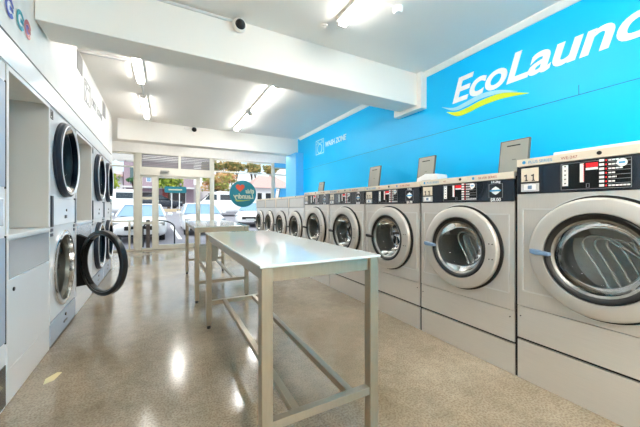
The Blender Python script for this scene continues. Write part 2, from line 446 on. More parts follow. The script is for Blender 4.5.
    if kind == 'small':
        c1 = P(x0+.008,x0+.055,-.012,y,zc0+.01,zc1+.0,'coin_plate',CREAM,t,.002)
        MB().box(x0+.08,x1-.03,-.005,y,zc0+.02,zc1-.02).build('display_panel', LGREY, t)
    else:
        # coin plate with two slots and arrows
        b = MB(); b.box(ox,ox+.1,-.010,y,mz-.012*q,zc1-.014*q); b.m=1
        for k,cx in enumerate((ox+.03,ox+.072)):
            zt = zc1-.05*q
            b.box(cx-.003,cx+.004,-.0115,-.010,zt-.035*q,zt); b.box(cx-.012,cx-.003,-.0115,-.010,zt-.012,zt-.004); b.box(cx-.008,cx+.010,-.0115,-.010,zt-.038*q,zt-.033*q)
        cp = b.build('coin_plate', [CREAM,BLK], t)
        b = MB(); b.box(ox,ox+.103,-.012,y,zc0+.012*q,mz-.022*q); b.m=1; b.box(ox+.018,ox+.088,-.014,-.012,zc0+.02*q,mz-.028*q); b.m=2
        b.box(ox+.042,ox+.066,-.016,-.014,zc0+.026*q,mz-.034*q)
        b.build('coin_slot_box', [LGREY, WPRINT, BHAND], t)
        # control panel
        pl = ox+.22; pr = pl+.305; pb = zc0+.012*q; pt = zc1-.012*q
        b = MB(); b.box(pl,pr,-.005,y,pb,pt); b.m = 1
        for a in ((pl,pr,pb,pb+.0025),(pl,pr,pt-.0025,pt),(pl,pl+.0025,pb,pt),(pr-.0025,pr,pb,pt)): b.box(a[0],a[1],-.0062,-.005,a[2],a[3])
        b.m = 2; b.box(pl+.008,pl+.036,-.0065,-.005,pb+.02*q,pt-.008*q); b.box(pl+.092,pl+.110,-.0065,-.005,pb+.035*q,pt-.008*q)
        b.m = 0
        for k in range(5): b.box(pl+.018,pl+.026,-.0075,-.0065,pb+(.03+.022*k)*q,pb+(.036+.022*k)*q)
        b.m = 4
        for k in range(8): b.box(pl+.108,pl+.112,-.0075,-.0065,pb+(.042+.011*k)*q,pb+(.047+.011*k)*q)
        b.m = 1
        for k in range(6):
            z = pb+(.022+.0198*k)*q; b.box(pl+.21,pr-.004,-.0065,-.005,z,z+.0022)
        b.m = 2
        for k,wd in enumerate((.085,.026,.032,.028,.058,.056,.042)):
            z = pb+(.009+.0198*k)*q
            x = pl+.215
            while x < pl+.215+wd: b.box(x,min(x+.012,pl+.215+wd),-.0065,-.005,z,z+.007*q); x += .0145
        b.m = 4
        for k in range(7): z = pb+(.009+.0198*k)*q; b.box(pl+.203,pl+.209,-.0065,-.005,z,z+.008*q)
        b.m = 3; b.lathe([(.0001,-.007),(.021,-.007),(.021,-.005)],(pr-.036,0,pt-.021*q),20)
        b.m = 5; b.box(pr-.048,pr-.024,-.0082,-.007,pt-.025*q,pt-.017*q)
        b.m = 1
        for a in ((pl+.12,pl+.135,pb+.008,pb+.010),(pl+.12,pl+.135,pb+.03,pb+.032),(pl+.12,pl+.122,pb+.008,pb+.032),(pl+.133,pl+.135,pb+.008,pb+.032)): b.box(a[0],a[1],-.0065,-.005,a[2],a[3])
        cpn = b.build('control_panel', [CONSP, mat('panel_border',(135,138,142),.4), WPRINT, WPRINT, RED, BLUEP], t)
        MB().box(pl+.119,pl+.172,-.007,-.005,pt-.03*q,pt-.008*q).build('display', RED, cpn)
        MB().box(pl+.119,pl+.172,-.007,-.005,pt-.043*q,pt-.032*q).build('display_caption', WPRINT, cpn)
        for k in range(7):
            z = pb+(.008+.0198*k)*q
            MB().box(pl+.178,pl+.198,-.010,-.005,z,z+.012*q).build('button', WPRINT, cpn, .001)
        if price:
            lx = x1-.128-.0
            b = MB()
            for a in ((lx-.05,lx+.05,mz-.052,mz-.050),(lx-.05,lx+.05,mz+.048,mz+.05),(lx-.05,lx-.048,mz-.052,mz+.05),(lx+.048,lx+.05,mz-.052,mz+.05)): b.box(a[0],a[1],-.004,-.002,a[2],a[3])
            b.m = 1; b.prism([(lx-.036,mz),(lx-.02,mz+.018),(lx,mz+.03),(lx+.02,mz+.018),(lx+.036,mz),(lx+.02,mz-.018),(lx,mz-.03),(lx-.02,mz-.018)],-.005,-.002)
            b.m = 2; b.box(lx-.04,lx+.04,-.006,-.005,mz-.006,mz+.006)
            lg = b.build('logo_plate', [mat('panel_border',(135,138,142),.4), WPRINT, BLUEP], t)
            text('weight_lettering', weight, .026, lx, -.0035, mz+.056, WPRINT, lg, ext=.001, align='CENTER', offset=.0006)
            text('price_lettering', price, .034, lx, -.0035, mz-.077, WPRINT, lg, ext=.001, align='CENTER', offset=.0005)
    # door
    dk = MB(); dk.lathe([(R+.012,0),(R+.012,-.012),(R-.01,-.018),(rb,-.01)], (0.006,0,cz), 64)  # black gasket ring, off-centre to paint the shadow gap beside the door
    dk.build('door_seal', BLK, t, smooth=40)
    d = MB(); d.lathe([(R,-.014),(R,-.040),(R-.006,-.047),(R-.016,-.050),(rb+.014,-.058),(rb+.004,-.056),(rb,-.046),(rb,-.012),(R,-.014)], (0,0,cz), 72)
    d.m = 1
    for zz in (.055,-.055):
        for xx in (-.012,.012):
            d.lathe([(.0001,-.062),(.004,-.061),(.004,-.055)],(rb+(R-rb)*.5+xx,0,cz+zz),8)
    dr = d.build('door', [RING,BLK], t, smooth=50)
    g = MB(); g.lathe([(rb+.001,-.05),(rb-.006,-.060),(rb-.02,-.058),(rg+.004,-.045),(rg-.004,-.03),(rb-.0,-.012)], (0,0,cz), 64)
    g.build('gasket', BLK, dr, smooth=50)
    g = MB(); g.lathe([(rg+.012,-.036),(rg+.004,-.044),(rg-.006,-.040),(rg-.010,-.03)], (0,0,cz), 64)
    g.build('glass_trim', GALV, dr, smooth=50)
    g = MB(); g.lathe([(rg,-.034),(rg*.97,-.01),(rg*.9,.035),(rg*.8,.07),(rg*.62,.09),(rg*.35,.098),(.001,.10)], (0,0,cz), 48)
    g.build('glass_bowl', DGLASS, dr, smooth=60)
    # steel ribs of the bowl guard, seen through the glass
    g = MB()
    for k in range(5):
        ctr = [(.02+.2*k,-.92+.13*k),(-.25+.23*k,-.35+.08*k),(-.56+.26*k,.22+.03*k),(-.46+.26*k,.50-.03*k),(-.16+.25*k,.52-.06*k),(.16+.23*k,.30-.12*k),(.52+.18*k,.12-.18*k)]
        pts = []
        for a in range(len(ctr)-1):
            q = [ctr[max(0,min(len(ctr)-1,a+d))] for d in (-1,0,1,2)]
            for j in range(5):
                u = j/5
                pts.append(tuple(.5*((2*q[1][i])+(-q[0][i]+q[2][i])*u+(2*q[0][i]-5*q[1][i]+4*q[2][i]-q[3][i])*u*u+(-q[0][i]+3*q[1][i]-3*q[2][i]+q[3][i])*u**3) for i in (0,1)))
        pts = [(x*rg,.125,cz+z*rg) for x,z in pts if x*x+z*z < 1.08]
        g.tube(pts, .0065, 8)
    g.m = 0
    g.build('drum_ribs', mat('rib_steel',(215,215,212),.25,metal=.7), t, smooth=60)
    hm = handle or BLK
    if kind == 'small':
        MB().box(-R-.045,-rb+.01,-.075,-.05,cz-.016,cz+.016).build('handle', hm, dr, .006)
    else:
        g = MB(); g.prism([(-R+.024,cz+.020),(-R+.05,cz+.016),(-rb+.04,cz+.006),(-rb+.04,cz-.014),(-R+.05,cz-.014),(-R+.026,cz-.008)],-.092,-.054)
        g.build('handle', hm, dr, .005)
    # raised soap lid
    if lid:
        lx, lw_, lh, ly, lm = lid
        b = MB(); b.prism([(lx-lw_/2,h-.02),(lx+lw_/2,h-.02),(lx+lw_/2-.006,h+lh-.006),(lx+lw_/2-.012,h+lh),(lx-lw_/2+.012,h+lh),(lx-lw_/2+.006,h+lh-.006)],0,.016)
        b.m = 1; b.box(lx-lw_*.26,lx+lw_*.2,-.003,.0,h+lh*.84,h+lh*.87)
        b.m = 2; b.box(lx-.012,lx+.02,-.002,.0,h+lh*.48,h+lh*.5)
        Mx = Matrix.Translation((0,ly,h)) @ Matrix.Rotation(-.14,4,'X') @ Matrix.Translation((0,0,-h))
        l_ = b.build('detergent_lid', [lm,BLK,LIDE], t, .002, M=Mx)
        b = MB(); z0, z1 = h-.0, h+lh
        for (xa,xb,za,zb) in ((lx-lw_/2-.003,lx-lw_/2+.004,z0,z1),(lx+lw_/2-.008,lx+lw_/2,z0,z1),(lx-lw_/2+.004,lx+lw_/2-.008,z1-.006,z1+.001)): b.box(xa,xb,-.002,.018,za,zb)
        b.build('lid_edge', LIDE, l_, M=Mx)
    return t
AX = 2.125
def at_y(t, yc): t.location = (AX, yc, 0); return t
big = at_y(make_washer(.874, 1.476, .272, .873, .335, 'largest steel washer cut off by the right photo edge with a white panel on top',
    kind='big', handle=BHAND, cons_h=(.185,.047)), .701)
P(-.28,.43,.14,.6,1.474,1.515,'top_cover',mat('white_cover',(238,236,232),.5),big,.004)
GRP = 'front-load washers along the blue wall'
big['group'] = GRP
W = [dict(yc=1.5615, w=.845, price='$8.00', weight='14.2kg', handle=BHAND, lid=(.112,.24,.345,.52,GREENG), h=1.403,
          label='steel washer showing $8.00 on its black console, next to the largest washer, blue-grey handle'),
     dict(yc=2.417, price='$6.00', weight='9.5kg', handle=BLK, lid=(.0,.24,.35,.52,GREENG), h=1.400,
          label='steel washer with a white box on top, second to the left of the largest washer'),
     dict(yc=3.281, price='$6.00', weight='9.5kg', handle=BLK, lid=(-.08,.24,.35,.52,GREENG), h=1.405,
          label='steel washer directly left of the one with the white box on top'),
     dict(yc=4.1455, price='$6.00', weight='9.5kg', handle=BLK, lid=None, h=1.410,
          label='steel washer without a raised lid, beside the first of the four smaller pale washers')]
for q in W:
    at_y(make_washer(q.get('w',.864), q['h'], .222, .835, .325, q['label'], kind='medium', handle=q['handle'], price=q['price'], weight=q['weight'], lid=q['lid'], group=GRP), q['yc'])
S = [(4.951,(.0,.2,.28,.5,GREENG),'smaller pale washer with a raised grey lid, nearest of the four pale-console washers'),
     (5.697,None,'smaller pale washer, second of the four beyond the dark-console washers'),
     (6.443,None,'smaller pale washer standing in front of the blue pillar, third of the four pale-console ones'),
     (7.189,(.0,.26,.28,.42,mat('white_lid',(232,234,236),.4)),'farthest washer by the shop window, small and pale with a raised white lid')]
for yc, ld, lab in S:
    at_y(make_washer(.746, 1.372, .222, .80, .285, lab, kind='small', lid=ld, cons_h=(.19,.03), group=GRP), yc)
# box on the third machine
bx = thing('tissue_box', 'white box lying on top of a washer beside its raised grey lid', 'box', (2.50,2.18,1.398), .1)
MB().prism([(-.13,0),(.13,0),(.12,.10),(-.02,.11),(-.12,.07)],-.09,.09).build('carton', mat('carton_white',(240,240,240),.5), bx, .006, M=Matrix.Rotation(-PI/2,4,'Z'))
MB().box(-.05,.05,-.091,-.0905,.03,.045).build('printed_line', LGREY, bx, M=Matrix.Rotation(-PI/2,4,'Z'))

# ------------------------------------------------------------------ wall lettering
eco = thing('wall_logo', 'white slanted laundry name with blue and lime swoosh on the blue wall', 'sign', (XR-.001, 2.31, 2.385), -PI/2)
def fit_text(name, body, width_chars, width, cap, x, z, m, parent, y=-.001, **k):
    """scales lettering so that its first `width_chars` letters span width and its capitals stand cap high"""
    a = text_mesh(body[:width_chars], 1, ext=.01, **k); xs = [v.co.x for v in a.vertices]; w0 = max(xs)-min(xs); x00 = min(xs)
    e = text_mesh('E', 1, ext=.01, **k); ys = [v.co.y for v in e.vertices]; h0 = max(ys)-min(ys)
    me = text_mesh(body, 1, ext=.01, **k)
    sx = width/w0; sy = cap/h0
    me.transform(Matrix.Translation((x,y,z)) @ Matrix.Rotation(PI/2,4,'X') @ Matrix.Diagonal((sx,sy,.2,1)) @ Matrix.Translation((-x00,0,0)))
    me.materials.clear(); me.materials.append(m)
    o = bpy.data.objects.new(name, me); C.objects.link(o); o.parent = parent
    return o
fit_text('lettering', 'EcoLaundry', 7, 1.41, .275, 0, 0, WPRINT, eco, shear=.28, offset=.022, spacing=.98, res=6)
def stroke(name, ctr, m):
    """ctr: (x, z, thickness) along the brush stroke"""
    up = []; lo = []
    N = len(ctr)
    def cr_(k, u):
        p = [ctr[max(0,min(N-1,k+d))] for d in (-1,0,1,2)]
        return [.5*((2*p[1][i])+(-p[0][i]+p[2][i])*u+(2*p[0][i]-5*p[1][i]+4*p[2][i]-p[3][i])*u*u+(-p[0][i]+3*p[1][i]-3*p[2][i]+p[3][i])*u**3) for i in range(3)]
    for k in range(N-1):
        for j in range(6):
            x,z,t = cr_(k, j/6); up.append((x,z+t/2)); lo.append((x,z-t/2))
    x,z,t = ctr[-1]; up.append((x,z+.001)); lo.append((x,z-.001))
    MB().prism(up+lo[::-1],-.003,-.001).build(name, m, eco)
stroke('pale_stroke', [(-.15,.0,.003),(.02,-.075,.036),(.18,-.062,.05),(.36,-.035,.05),(.55,-.055,.035),(.72,-.112,.003)], PALEB)
stroke('lime_stroke', [(-.08,-.082,.004),(.06,-.142,.052),(.20,-.138,.062),(.36,-.11,.062),(.58,-.107,.055),(.82,-.163,.003)], YEL)
wz = thing('wall_sign', 'WASH ZONE lettering with washer pictogram on the blue wall near the far beam', 'sign', (XR-.001, 5.844, 2.33), -PI/2)
def pictogram(parent, m, w=.37, h=.32, t=.018, y0=-.004):
    b = MB()
    for a in ((0,w,0,t),(0,w,h-t,h),(0,t,t,h-t),(w-t,w,t,h-t)): b.box(a[0],a[1],y0,-.0005,a[2],a[3])
    b.box(t,w-t,y0,-.0005,h*.74,h*.77); b.lathe([(w*.24,y0),(w*.30,y0),(w*.30,-.0005)],(w/2,0,h*.38),24); b.box(w*.15,w*.4,y0,-.0005,h*.83,h*.88)
    b.lathe([(.0001,y0),(w*.06,y0)],(w*.8,0,h*.86),12)
    return b.build('pictogram', m, parent)
pictogram(wz, mat('pale_wall_print',(175,228,250),.5))
fit_text('lettering', 'WASH ZONE', 9, .8, .105, .44, .11, mat('white_wall_print',(220,240,250),.5), wz, offset=.02, shear=.15)
dz = thing('wall_sign', 'grey outlined DRY ZONE lettering with dryer pictogram above the dryers', 'sign', (LX(4.40)+.001, 4.40, 2.44), LROT)
GPR = mat('grey_wall_print',(165,165,165),.4)
pictogram(dz, GPR, .35, .27, .012)
fit_text('lettering', 'DRY ZONE', 8, .85, .10, .45, .08, GPR, dz, offset=.0)
for i,(Y,z,m,m2,lab) in enumerate(((2.10,2.31,mat('green_roundel',(120,160,70),.4),PALEB,'green round decal high on the left wall at the photo corner'),
    (2.38,2.335,mat('blue_roundel',(70,100,190),.4),WPRINT,'blue and white round swirl decal above the left dryers'),
    (2.535,2.345,mat('teal_roundel',(20,160,180),.4),WPRINT,'teal round swirl decal between the blue and the pink ones'),
    (2.655,2.348,mat('pink_roundel',(205,120,130),.4),mat('violet_print',(120,110,190),.4),'pink and violet round decal nearest the ceiling beam'))):
    t = thing('round_decal', lab, 'decal', (LX(Y)+.001, Y, z), LROT, 'round decals on the left wall')
    r = .062
    b = MB(); n = 26
    vs = []; 
    for k in range(n+1):
        a = .35+k/n*5.3; vs += [(r*math.cos(a),-.003,r*math.sin(a)),(r*.55*math.cos(a),-.003,r*.55*math.sin(a))]
    b.add(vs, [(2*k,2*k+1,2*k+3,2*k+2) for k in range(n)]); b.box(0,r*.8,-.003,-.001,-.012,.012)
    b.build('swirl', m, t)
    MB().disc((0,-.002,0),r*.5,24).build('centre', m2, t)
for (a,b_,z0,z1,lab) in ((4.03,4.28,2.67,2.875,'grey wall vent above the dryers just beyond the near beam'),(5.72,6.0,2.63,2.86,'grey wall vent beyond the dryer-zone lettering')):
    t = thing('wall_vent', lab, 'vent', (LX((a+b_)/2)+.0008,(a+b_)/2,z0), LROT, 'vents in the left bulkhead')
    w = b_-a; h = z1-z0
    MB().box(-w/2,w/2,-.006,-.0005,0,h).build('vent_plate', mat('vent_grey',(150,150,148),.6), t)
    g = MB()
    for k in range(7): g.box(-w/2+.01,w/2-.01,-.009,-.006,h*(.08+.13*k),h*(.10+.13*k))
    g.build('grille', mat('vent_light',(180,180,178),.6), t)

# ------------------------------------------------------------------ dryers
def dryer_door(parent, cz, R, closed=True):
    d = MB(); d.lathe([(R,-.002),(R,-.018),(R-.006,-.022),(R-.004,-.045),(R-.016,-.055),(R-.034,-.052),(R-.040,-.04),(R-.042,-.002),(R,-.002)], (0,0,cz), 64)
    dr = d.build('door', DBLUE, parent, smooth=50)
    g = MB(); g.lathe([(R-.022,-.0555),(R-.026,-.060),(R-.038,-.058),(R-.043,-.05)], (0,0,cz), 64); g.build('trim_ring', DRYW, dr, smooth=50)
    g = MB(); g.lathe([(R-.041,-.045),(R-.055,-.03),(R*.78,-.0),(R*.7,.05),(.001,.06)], (0,0,cz), 48); g.build('glass', NGLASS, dr, smooth=60)
    return dr
def make_dryer(w, Yc, label, open_lower=False, square=True):
    t = thing('stacked_dryer', label, 'tumble dryer', L(Yc), LROT, 'stacked dryers along the left wall')
    x0, x1 = -w/2+.004, w/2-.004; D = .78; top = 1.98; R = .345
    zu, zl = 1.595, .600; Ro = R-.045
    b = MB(); b.holed(x0,x1,1.16,top,0,zu,Ro,0); b.holed(x0,x1,.215,.985,0,zl,Ro,0)
    b.box(x0,x0+.003,.0,D,.004,top); b.box(x1-.003,x1,.0,D,.004,top); b.box(x0,x1,D-.003,D,.004,top); b.box(x0,x1,0,D,top-.003,top); b.box(x0,x1,.002,D,.004,.012)
    b.box(x0,x1,0,.02,.985,1.16); b.box(x0,x1,.03,.04,.01,.215)
    b.build('body', DRYW, t)
    for cz in (zu, zl):
        dm = MB(); dm.lathe([(Ro,0),(Ro-.01,.05),(Ro+.05,.06),(Ro+.05,.6),(Ro-.05,.62),(.001,.62)], (0,0,cz), 48)
        for k in range(3):
            a = 2*PI*k/3+.35; r1 = Ro+.045; r2 = Ro-.04
            dm.add([(r1*math.cos(a-.1),.08,cz+r1*math.sin(a-.1)),(r1*math.cos(a+.1),.08,cz+r1*math.sin(a+.1)),(r2*math.cos(a),.08,cz+r2*math.sin(a)),
                    (r1*math.cos(a-.1),.6,cz+r1*math.sin(a-.1)),(r1*math.cos(a+.1),.6,cz+r1*math.sin(a+.1)),(r2*math.cos(a),.6,cz+r2*math.sin(a))],
                   [(0,1,2),(3,5,4),(0,2,5,3),(1,4,5,2)])
        dm.build('drum', mat('dryer_drum',(120,122,116),.4,metal=.6,noise=(60,.1)), t, smooth=40)
    dryer_door(t, zu, R)
    if not open_lower: dryer_door(t, zl, R)
    else:
        g = MB(); g.lathe([(Ro+.045,-.001),(Ro+.045,-.010),(Ro+.03,-.018),(Ro,-.018),(Ro-.004,.02)], (0,0,zl), 64); g.build('opening_rim', CHR, t, smooth=50)
        MB().box(-Ro+.0,Ro-.0,.10,.13,zl-.06,zl-.02).build('lint_bar', BLK, t)
        # swung open door: hinge on the far side
        hd = MB(); Rd = .325
        hd.lathe([(Rd,-.01),(Rd,-.055),(Rd-.01,-.065),(Rd-.035,-.065),(Rd-.046,-.055),(Rd-.048,-.02),(Rd-.044,-.004),(Rd-.015,0),(Rd,-.01)], (-Rd-.065,0,zl), 72)
        ang = math.radians(OPEN)
        Mh = Matrix.Translation((w/2-.085,-.012,0)) @ Matrix.Rotation(ang,4,'Z')
        dr = hd.build('door', RUB, t, smooth=50, M=Mh)
        g = MB(); cx = -Rd-.065
        n = 12; a0 = .96
        pts = [(.0,zl-.275),(.0,zl+.275)] + [(cx+(Rd-.05)*math.cos(a0-2*a0*k/n), zl+(Rd-.05)*math.sin(a0-2*a0*k/n)) for k in range(n+1)]
        g.prism(pts,-.05,-.012); g.build('hinge_flap', mat('flap_black',(8,8,8),.7,spec=.2), dr, .004, M=Mh)
        g = MB(); g.lathe([(Rd-.045,-.012),(Rd-.048,-.006),(Rd-.042,-.001),(Rd-.036,-.002)], (cx,0,zl), 64); g.build('chrome_ring', CHR, dr, smooth=60, M=Mh)
        g = MB(); g.lathe([(Rd-.047,-.05),(.0001,-.05)], (cx,0,zl), 48); g.build('glass', CLGLASS, dr, smooth=60, M=Mh)
    # panel between the doors
    for xx in (x0+.016, x1-.066): MB().box(xx,xx+.05,-.012,-.0005,.995,1.25).build('vent_slot', DBLUE, t)
    g = MB(); g.box(x0+.075,x1-.075,-.012,-.0005,1.0,1.235); pn = g.build('middle_panel', DRYW, t, .004)
    MB().lathe([(.0001,-.018),(.012,-.018),(.012,-.012)],(0.02,0,1.13),12).build('lock', BLK, pn)
    MB().box(-.03,.035,-.016,-.012,1.055,1.085).build('slot', BLK, pn)
    g = MB()
    for xx in (x0+.02, x1-.085):
        g.box(xx,xx+.06,-.006,-.0005,.955,.98); g.box(xx,xx+.06,-.006,-.0005,.915,.94)
    g.build('button_block', DBLUE, t)
    if square:
        g = MB()
        for a in ((.0,.075,.0,.012),(0,.075,.063,.075),(0,.012,.012,.063),(.063,.075,.012,.063)): g.box(x0+.012+a[0],x0+.012+a[1],-.005,-.0005,1.885+a[2],1.885+a[3])
        g.box(x0+.042,x0+.056,-.005,-.0005,1.908,1.94)
        g.build('maker_badge', mat('badge_grey',(90,92,95),.4), t)
    dwr = MB().box(x0+.012,x1-.012,-.004,.03,.02,.205).build('lint_drawer', LINT, t, .004)
    MB().box(-.03,.08,-.009,-.004,.085,.1).build('drawer_slot', BLK, dwr)
    MB().lathe([(.0001,-.012),(.014,-.012),(.014,-.004)],(.03,0,.15),12).build('drawer_lock', BLK, dwr)
    MB().box(x0,x1,.0,.03,.002,.018).build('base_rail', BLK, t)  # black strip paints the shadow line under the lint drawer
    return t
OPEN = 40
make_dryer(.88, 1.66, 'stacked pair of dryers left of the payment column, cut off by the photo edge')
pc = thing('payment_column', 'slim blue-grey column at the left photo edge beside the nearer recess', 'payment column', L(2.222), LROT)
P(-.11,.108,.0,.7,.002,1.98,'body',DRYW,pc)
P(-.10,.095,-.006,-.001,1.27,1.87,'upper_panel',LINT,pc,.003)
P(.096,.104,-.007,-.001,1.26,1.88,'panel_edge',BLK,pc)
P(-.10,.095,-.006,-.001,.38,.98,'lower_panel',LINT,pc,.003)
P(.096,.104,-.007,-.001,.37,.99,'panel_edge',BLK,pc)
P(-.06,.05,-.014,-.001,1.05,1.2,'coin_plate',SILV,pc,.003)
P(-.10,.10,-.006,-.001,.02,.25,'base_grille',CONS,pc)
make_dryer(.86, 3.54, 'stacked pair of dryers with its lower door swung open', open_lower=True)
make_dryer(.93, 5.325, 'stacked pair of closed dryers beyond the second recess')
make_dryer(.87, 6.245, 'farthest stacked pair of dryers at the end of the left wall', square=False)
def cupboard(a, c_, label):
    w = c_-a-.004; t = thing('low_cupboard', label, 'cupboard', L((a+c_)/2), LROT, 'low cupboards between the dryers')
    x0, x1 = -w/2, w/2
    P(x0,x1,.004,.76,.004,.962,'body',CAB,t)
    P(x0,x1,-.008,.77,.964,.992,'top_board',CAB,t,.003)
    P(x0+.018,x1-.018,-.003,.004,.728,.958,'silver_panel',SILV,t,.002)
    d = P(x0+.018,x1-.018,-.003,.004,.205,.722,'door',CAB,t,.002)
    MB().lathe([(.0001,-.008),(.012,-.008),(.012,-.003)],(x0+.09,0,.66),14).build('lock',BLK,d)
    P(x0,x1,-.001,.004,.004,.198,'kick_board',CAB,t,.002)
    P(x0,x0+.017,-.006,.004,.2,.962,'side_stile',CAB,t,.001); P(x1-.017,x1,-.006,.004,.2,.962,'side_stile',CAB,t,.001)
    return t
cupboard(2.34,3.115,'low white cupboard with a silver panel under the nearer recess')
cupboard(3.985,4.845,'low white cupboard with a silver panel, behind the open dryer door')

# ------------------------------------------------------------------ folding tables
def table(Y0, Y1, X0, X1, h, label):
    t = thing('folding_table', label, 'table', ((X0+X1)/2,(Y0+Y1)/2,0), 0, 'steel folding tables')
    hw, hl = (X1-X0)/2, (Y1-Y0)/2; s = .05
    b = MB().box(-hw-.008,hw+.008,-hl-.008,hl+.008,h-.012,h); b.build('tabletop', TTOP, t, .003)
    b = MB()
    for y in (-hl+.028, hl-.028): b.box(-hw+s,hw-s,y-.011,y+.011,h-.075,h-.0125)
    for x in (-hw+.028, hw-.028): b.box(x-.011,x+.011,-hl+s,hl-s,h-.075,h-.0125)
    b.build('apron', TABLE, t, .002)
    for sx in (-1,1):
        for sy in (-1,1):
            cx, cy = sx*(hw-s/2), sy*(hl-s/2)
            l = MB().box(cx-s/2,cx+s/2,cy-s/2,cy+s/2,.03,h-.0125).build('leg', TABLE, t, .004)
            MB().lathe([(.0001,.0),(.018,.0),(.016,.031)],(cx,cy,0),14,axis='z').build('foot', BLK, l)
    for sy in (-1,1):
        y = sy*(hl-s/2); MB().box(-hw+s,hw-s,y-.018,y+.018,.225,.262).build('end_rail', TABLE, t, .002)
    for x in (-.13,.155): MB().box(x-.018,x+.018,-hl+s/2+.018,hl-s/2-.018,.226,.261).build('long_rail', TABLE, t, .002)
    return t
table(1.155, 2.99, .345, .945, .917, 'steel folding table in the foreground, nearest the camera')
table(3.80, 5.62, .315, .965, .925, 'steel folding table behind the foreground one, tub on its rails')
tb = thing('laundry_tub', 'small pale plastic tub on the lower rails of the far table', 'tub', (.63,5.25,.262))
b = MB(); n = 28
def rr(a, w, d): 
    c_, s_ = math.cos(a), math.sin(a); k = (abs(c_)**4+abs(s_)**4)**-.25; return (w*k*c_, d*k*s_)
levels = [(.15,.11,0),(.155,.115,.006),(.185,.14,.24),(.205,.155,.245),(.205,.155,.262),(.182,.137,.262),(.15,.11,.012)]
vs = []
for w_, d_, z in levels:
    for k in range(n): x,y = rr(2*PI*k/n,w_,d_); vs.append((x,y,z))
fs = [(i*n+k,i*n+(k+1)%n,(i+1)*n+(k+1)%n,(i+1)*n+k) for i in range(len(levels)-1) for k in range(n)]
fs += [tuple(range(n)), tuple((len(levels)-1)*n+k for k in range(n))]
b.add(vs, fs).build('basin', TUB, tb, smooth=40)
for s_ in (-1,1): MB().tube([(s_*.2,-.05,.25),(s_*.235,-.04,.25),(s_*.235,.04,.25),(s_*.2,.05,.25)],.008,8).build('handle', TUB, tb, smooth=40)
tp = MB().add([(-.70,2.52,.0015),(-.655,2.55,.0015),(-.635,2.65,.0015),(-.665,2.665,.0015),(-.71,2.60,.0015)],[(0,1,2,3,4)]).build('floor_tape', mat('tape_yellow',(214,200,150),.6))
tag(tp, 'torn yellowish tape scrap on the concrete floor by the left cupboards', 'tape')

# ------------------------------------------------------------------ ceiling things
FILLH = mat('lamp_diffuser_front', (255,255,255), .5, emit=((255,252,246), 60))  # glow of the added fill lights behind the far beam
def batten(x, y0, y1, label, tm=None):
    t = thing('ceiling_light', label, 'ceiling light', (x,(y0+y1)/2,H), 0, 'fluorescent battens')
    hl = (y1-y0)/2
    MB().box(-.055,.055,-hl,hl,-.03,-.0005).build('batten_body', WHITE, t, .004)
    MB().box(-.036,.036,-hl+.02,hl-.02,-.066,-.03).build('diffuser', tm or TUBE, t, .014)
    for s_ in (-1,1): MB().box(-.04,.04,s_*hl-(.02 if s_>0 else 0),s_*hl+(0 if s_>0 else .02),-.07,-.03).build('end_cap', WHITE, t, .004)
batten(-.29,3.45,4.66,'ceiling light over the left aisle, just beyond the near beam', TUBEL)
batten(-.30,5.22,6.42,'ceiling light over the left aisle, close to the far beam', TUBEL)
batten(1.38,3.9,5.12,'ceiling light above the tables, just beyond the near beam')
batten(1.37,5.31,6.5,'ceiling light above the tables, close to the far beam')
batten(1.45,1.10,2.31,'bright ceiling light at the top of the photo, before the near beam')
batten(.3,7.5,8.7,'ceiling light hidden behind the far beam on the left', FILLH); batten(2.2,7.5,8.7,'ceiling light hidden behind the far beam on the right', FILLH)  # two lights added out of sight to brighten the front end
for x,y,nm in ((1.9,-1.4,'nearer, right'),(.3,-1.4,'nearer, left'),(1.9,-2.9,'rear, right'),(.3,-2.9,'rear, left')):  # four lights added out of view to raise the room's brightness
    batten(x,y,y+1.2,'ceiling light behind the camera, '+nm, FILLR)
for k,(x) in enumerate((-.29,1.38)):
    b = MB().tube([(x,4.67 if k==0 else 5.13,H-.015),(x,5.21 if k==0 else 5.30,H-.015)],.01,8)
    tag(b.build('light_conduit', mat('conduit_grey',(200,200,200),.5), smooth=40), 'thin conduit joining the two far lights on the %s' % ('left' if k==0 else 'right'), 'conduit')
sd = thing('smoke_detector', 'round white detector on the ceiling beside the nearest light', 'smoke detector', (1.80,1.937,H))
MB().lathe([(.0001,-.045),(.03,-.045),(.042,-.03),(.045,-.0005)],(0,0,0),24,axis='z').build('detector_body', WHITE, sd, smooth=40)
MB().tube([(-.04,0,-.01),(-.3,.0,-.01)],.006,8).build('cable', WHITE, sd)
for (x,y,lab) in ((1.95,3.75,'small white sprinkler head just beyond the near beam, right of the lights'),(1.35,2.45,'small white sprinkler head in front of the near beam')):
    s_ = MB().lathe([(.0001,-.03),(.014,-.03),(.014,-.012),(.028,-.010),(.03,-.0005)],(0,0,0),16,axis='z').build('sprinkler_head', WHITE, smooth=40)
    s_.location = (x,y,H); tag(s_, lab, 'sprinkler', 'sprinkler heads')
cc = thing('dome_camera', 'white dome security camera high on the near beam', 'security camera', (.61,2.769,2.84))
MB().lathe([(.0001,-.0),(.05,-.0),(.062,-.02),(.062,-.045),(.055,-.06),(.046,-.064)],(0,0,0),28).build('housing', WHITE, cc, smooth=40)
MB().lathe([(.046,-.064),(.04,-.085),(.024,-.10),(.0001,-.106)],(0,0,-.008),24).build('dome', BLK, cc, smooth=60)
cd = MB().box(-.95,.545,2.752,2.7695,2.868,2.884).build('cable_conduit', mat('conduit_white',(222,222,218),.5))
tag(cd, 'white cable conduit along the near beam, ending at the dome camera', 'conduit')
cc = thing('dome_camera', 'small black-lensed camera high on the far beam', 'security camera', (.555,6.851,2.845))
MB().lathe([(.0001,-.0),(.055,-.0),(.06,-.04),(.045,-.055)],(0,0,0),24).build('housing', WHITE, cc, smooth=40)
